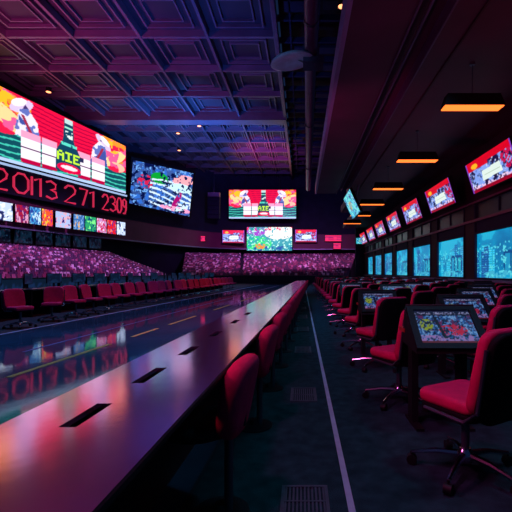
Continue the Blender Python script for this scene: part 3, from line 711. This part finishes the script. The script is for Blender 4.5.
# floor grates
gr = None
for i, (y, ln) in enumerate([(2.07, .30), (3.88, .42), (6.1, .50), (8.3, .7), (10.6, .9), (13.2, .9), (16, .9)]):
    t = thing('floor_grate', ('rectangular metal floor grate nearest the camera in the aisle' if i == 0 else ORD[i]+' metal floor grate along the carpet aisle, counted from the front'), 'grate', (.015, y, .006), 0, 'floor grates in the aisle')
    f = MB().box(-.125, .125, -ln/2, -ln/2+.018, 0, .012).box(-.125, .125, ln/2-.018, ln/2, 0, .012).box(-.125, -.107, -ln/2+.018, ln/2-.018, 0, .012).box(.107, .125, -ln/2+.018, ln/2-.018, 0, .012)
    f.build('frame', M['grate'], t); s_ = MB(); n = 11
    for k in range(n): xx = -.10+.2*k/(n-1); s_.box(xx-.005, xx+.005, -ln/2+.018, ln/2-.018, .001, .009)
    s_.box(-.107, .107, -.006, .006, .001, .010)
    s_.build('slats', M['grate'], t)

# ================================================================== GAMING ROWS ON THE RIGHT
chair = make_chair('swivel_chair', 'x')
DASH = [swirl(72, 46, 40+k, 'dash') for k in range(3)]
def make_station(k, label):
    t = thing('screen_console', label, 'console')
    w_ = .235; b = (-.17, .655); f = (.10, .892)     # (y, z) of the lower and upper screen edge
    MB().hexa([(-w_-.03, b[0]-.03, b[1]-.04), (w_+.03, b[0]-.03, b[1]-.04), (w_+.03, f[0]+.10, b[1]-.02), (-w_-.03, f[0]+.10, b[1]-.02),
               (-w_-.03, b[0]-.02, b[1]+.01), (w_+.03, b[0]-.02, b[1]+.01), (w_+.03, f[0]+.04, f[1]+.02), (-w_-.03, f[0]+.04, f[1]+.02)]).build('housing', M['black'], t)
    P = [Vector((x, y, z)) for x, (y, z) in ((-w_, b), (w_, b), (w_, f), (-w_, f))]
    n = (P[1]-P[0]).cross(P[3]-P[0]).normalized()
    off_ = n*.020
    screen('screen', P[0]+off_+Vector((.025, 0, 0))+(P[3]-P[0])*.05, P[1]+off_-Vector((.025, 0, 0))+(P[3]-P[0])*.05, P[2]+off_-Vector((.025, 0, 0))-(P[3]-P[0])*.05, P[3]+off_+Vector((.025, 0, 0))-(P[3]-P[0])*.05, DASH[k], SCRDIM, t)
    r = MB(); e = .03
    U = Vector((1, 0, 0)); W_ = (P[3]-P[0]).normalized(); A = [P[0]-U*e-W_*e, P[1]+U*e-W_*e, P[2]+U*e+W_*e, P[3]-U*e+W_*e]; B = [P[0]+U*.02+W_*.018, P[1]-U*.02+W_*.018, P[2]-U*.02-W_*.018, P[3]+U*.02-W_*.018]
    for i in range(4):
        j = (i+1) % 4; r.slab(A[i]+n*.03, A[j]+n*.03, B[j]+n*.03, B[i]+n*.03, .02)
    r.build('bezel', M['black'], t)
    MB().tube([A[3]+n*.03, A[2]+n*.03], .007, 8).build('top_trim', M['wallr'], t, True)
    MB().box(-.27, .27, .13, .29, .715, .745).build('shelf', M['deskred'], t)
    for sx in (-1, 1):
        MB().box(sx*.19-.025, sx*.19+.025, .10, .22, .02, .715).box(sx*.19-.03, sx*.19+.03, -.04, .28, 0, .02).build('leg', M['black'], t)
    index(t); return t
stns = [make_station(k, 'x') for k in range(3)]; kk = 0; sused = [False]*3; cused = False
ROWN = ['row beside the aisle', 'second row from the aisle', 'third row from the aisle', 'fourth row from the aisle', 'fifth row from the aisle', 'row nearest the blue windows']
CG = 'black and red swivel chairs in the '; 
for r, (x0, y0) in enumerate([(.976, 2.39), (1.72, 3.86), (2.62, 5.6), (3.5, 7.3), (4.4, 9.2), (5.3, 11.2)]):
    n = 0; y = y0
    while y < 26 and n < 19:
        o = copy_tree(chair, None, 2 if y < 9 else 1) if cused else chair; cused = True
        xx = x0-(.08 if (r == 0 and n == 1) else .04 if (r == 0 and n > 1) else 0)
        ang = 30 if (r == 0 and n < 3) else 30+rnd.uniform(-5, 6)
        o.location = (xx, y, .006); o.rotation_euler = (0, 0, math.radians(ang))
        if r == 0 and n == 0: lb = 'large black-backed swivel chair with bright red seat, cut by the right edge'
        elif n == 0: lb = 'foremost black and red swivel chair in the '+ROWN[r]
        else: lb = ORD[n]+' black and red swivel chair from the front, '+ROWN[r]
        tag(o, lb, 'chair', 'swivel chairs in the '+ROWN[r])
        if (r == 0 and n in (0, 2)) or (r == 0 and n > 2 and n % 3 == 2) or (r > 0 and n % 3 == 0): pass
        else:
            y += 1.3; n += 1; continue
        k = kk % 3; kk += 1
        s_ = copy_tree(stns[k]) if sused[k] else stns[k]; sused[k] = True
        s_.location = (x0+.10+(.10 if n > 2 else 0), y+.64, .006); s_.rotation_euler = (0, 0, 0)
        tag(s_, 'console with tilted lit screen beside the '+(ORD[n] if n else 'foremost')+' chair, '+ROWN[r], 'console', 'screen consoles in the '+ROWN[r])
        y += 1.3; n += 1

# ================================================================== RIGHT WALL MONITORS AND PENDANTS
PY = [13.4, 18.35, 23.0, 27.6, 32.2, 36.6, 41.0]
DESC = ['largest wall monitor with red sports picture, nearest the right edge', 'second wall monitor above the blue windows from the right', 'third wall monitor above the blue windows from the right', 'fourth wall monitor above the blue windows from the right',
        'fifth wall monitor above the blue windows from the right', 'sixth wall monitor above the blue windows from the right', 'farthest small wall monitor above the blue windows']
for i, y in enumerate(PY):
    h = 1.6
    display('wall_monitor', DESC[i], 'monitor', ((6.45, y+h, 4.12), (6.45, y-h, 4.12), (6.12, y-h, 5.17), (6.12, y+h, 5.17)), swirl(90 if i < 2 else 56, 44 if i < 2 else 30, 71+i, 'sports'), SCR, .14, .03, 'wall monitors above the windows',
            [(.3, (7.0, y+.6, 4.75)), (.7, (7.0, y-.6, 4.75))])
display('hanging_monitor', 'tilted cyan picture monitor hanging at the end of the low ceiling', 'monitor', ((3.12, 24.6, 4.45), (3.12, 21.4, 4.45), (2.62, 22.0, 5.78), (2.62, 25.2, 5.78)), swirl(60, 44, 5, 'cyan'), SCR, .12, .03, None, [(.3, (3.2, 24.2, SZ)), (.7, (3.2, 22.4, SZ))])
display('hall_monitor', 'small pale blue monitor on the far dark pier beside the last window', 'monitor', ((6.05, 44.6, 4.35), (7.0, 44.6, 4.35), (7.0, 44.6, 5.0), (6.05, 44.6, 5.0)), swirl(30, 16, 25, 'cyan'), SCR, .12, .05)
def make_pendant():
    t = thing('pendant_light', 'x', 'light')
    # open trough: roof and four sloping sides around an amber diffuser
    h = MB(); a, b = (.80, .20), (.70, .14)
    for (p0, p1) in (((-1,-1),(1,-1)), ((1,-1),(1,1)), ((1,1),(-1,1)), ((-1,1),(-1,-1))):
        q = [Vector((p0[0]*a[0], p0[1]*a[1], -.14)), Vector((p1[0]*a[0], p1[1]*a[1], -.14)), Vector((p1[0]*b[0], p1[1]*b[1], .14)), Vector((p0[0]*b[0], p0[1]*b[1], .14))]
        h.slab(*q, .012)
    h.box(-.70, .70, -.14, .14, .13, .15); h.build('housing', M['shell'], t)
    MB().box(-.77, .77, -.17, .17, -.155, -.11).build('diffuser', M['amber'], t)
    MB().tube([(0,0,.15), (0,0,SZ-5.2)], .012, 6).build('rod', M['steel'], t)
    MB().lathe([(.07, SZ-5.24), (.07, SZ-5.2)], 14).build('ceiling_rose', M['steel'], t)
    index(t); return t
pen = make_pendant(); pen.scale = (.88, .9, 1)
for i, y in enumerate([9.4, 13.9, 18.6, 22.9, 27.4, 31.9]):
    o = pen if i == 0 else copy_tree(pen); o.location = (4.0, y, 5.2)
    tag(o, 'largest amber trough pendant, nearest the camera under the low ceiling' if i == 0 else ORD[i]+' amber trough pendant in the row under the low ceiling', 'light', 'amber trough pendants')
# ceiling spotlights
for i, (x, y, z, d) in enumerate([(-24.4, 38.5, Z, 'small orange ceiling spotlight above the left end of the biggest screen'), (-15.5, 50, Z, 'small warm ceiling spotlight above the blue map screen'), (-17.5, 57, Z, 'faint warm ceiling spotlight just above the top of the map screen'),
                                  (-12.2, 47.5, Z, 'small warm ceiling spotlight by the ceiling cross beam'), (1.25, 12.6, Z-9, 'tiny warm spotlight in the dark slot beside the soffit')]):
    t = thing('ceiling_spotlight', d, 'light', (x, y, z))
    s_ = .7 if z > 15 else .35
    MB().lathe([(.22*s_, .05*s_), (.34*s_, -.1*s_), (.34*s_, .5*s_)], 16).build('can', M['black'], t, True)
    MB().lathe([(.30*s_, -.14*s_), (.31*s_, -.09*s_)], 16).build('lamp', M['bulb'], t)
    if s_ < 1: MB().tube([(0,0,.15), (0,0,9.3)], .02, 6).build('rod', M['steel'], t)
# service duct with a slanted dish fixture
t = thing('ceiling_duct', 'long round purple duct running down the dark ceiling slot', 'duct', (.38, 0, 12))
MB().tube([(0, 8, 0), (.0, 16, 0), (.18, 30, 0), (.45, 52, 0)], .30, 20).build('pipe', M['pipe'], t, True)
for k in range(3): MB().tube([(.01+.12*k, 17+12*k, .0), (.01+.12*k, 17.15+12*k, 0)], .335, 20).build('flange', M['steel'], t, True)
for k in range(5): MB().tube([(.05, 13+8*k, .3), (.05, 13+8*k, Z-12+.3)], .03, 6).build('hanger', M['steel'], t)
t = thing('dish_fixture', 'pale oval dish fixture clamped on the ceiling duct', 'ceiling fixture', (-.15, 19.6, 12.0), 0)
d = MB().lathe([(.05, .16), (.35, .12), (.58, .02), (.62, -.06), (.55, -.08), (.3, -.02), (.05, 0)], 26); R_ = Euler((math.radians(3), math.radians(-10), 0)).to_matrix()
d.v = [tuple(R_@Vector((v[0]*1.7, v[1]*1.5, v[2]*1.5))+Vector((-.35, -.2, -.52))) for v in d.v]; d.build('dish', M['dish'], t, True)
MB().box(.2, 1.2, -.45, .45, -.72, -.45).box(.18, .26, -.4, .4, -.45, .1).box(.9, .98, -.4, .4, -.45, .1).build('clamp', M['wall'], t)
MB().tube([(-.2, -.2, -.4), (.2, 0, -.5), (.5, 0, -.5), (1.1, .1, -.45)], .045, 8).build('arm', M['steel'], t, True)
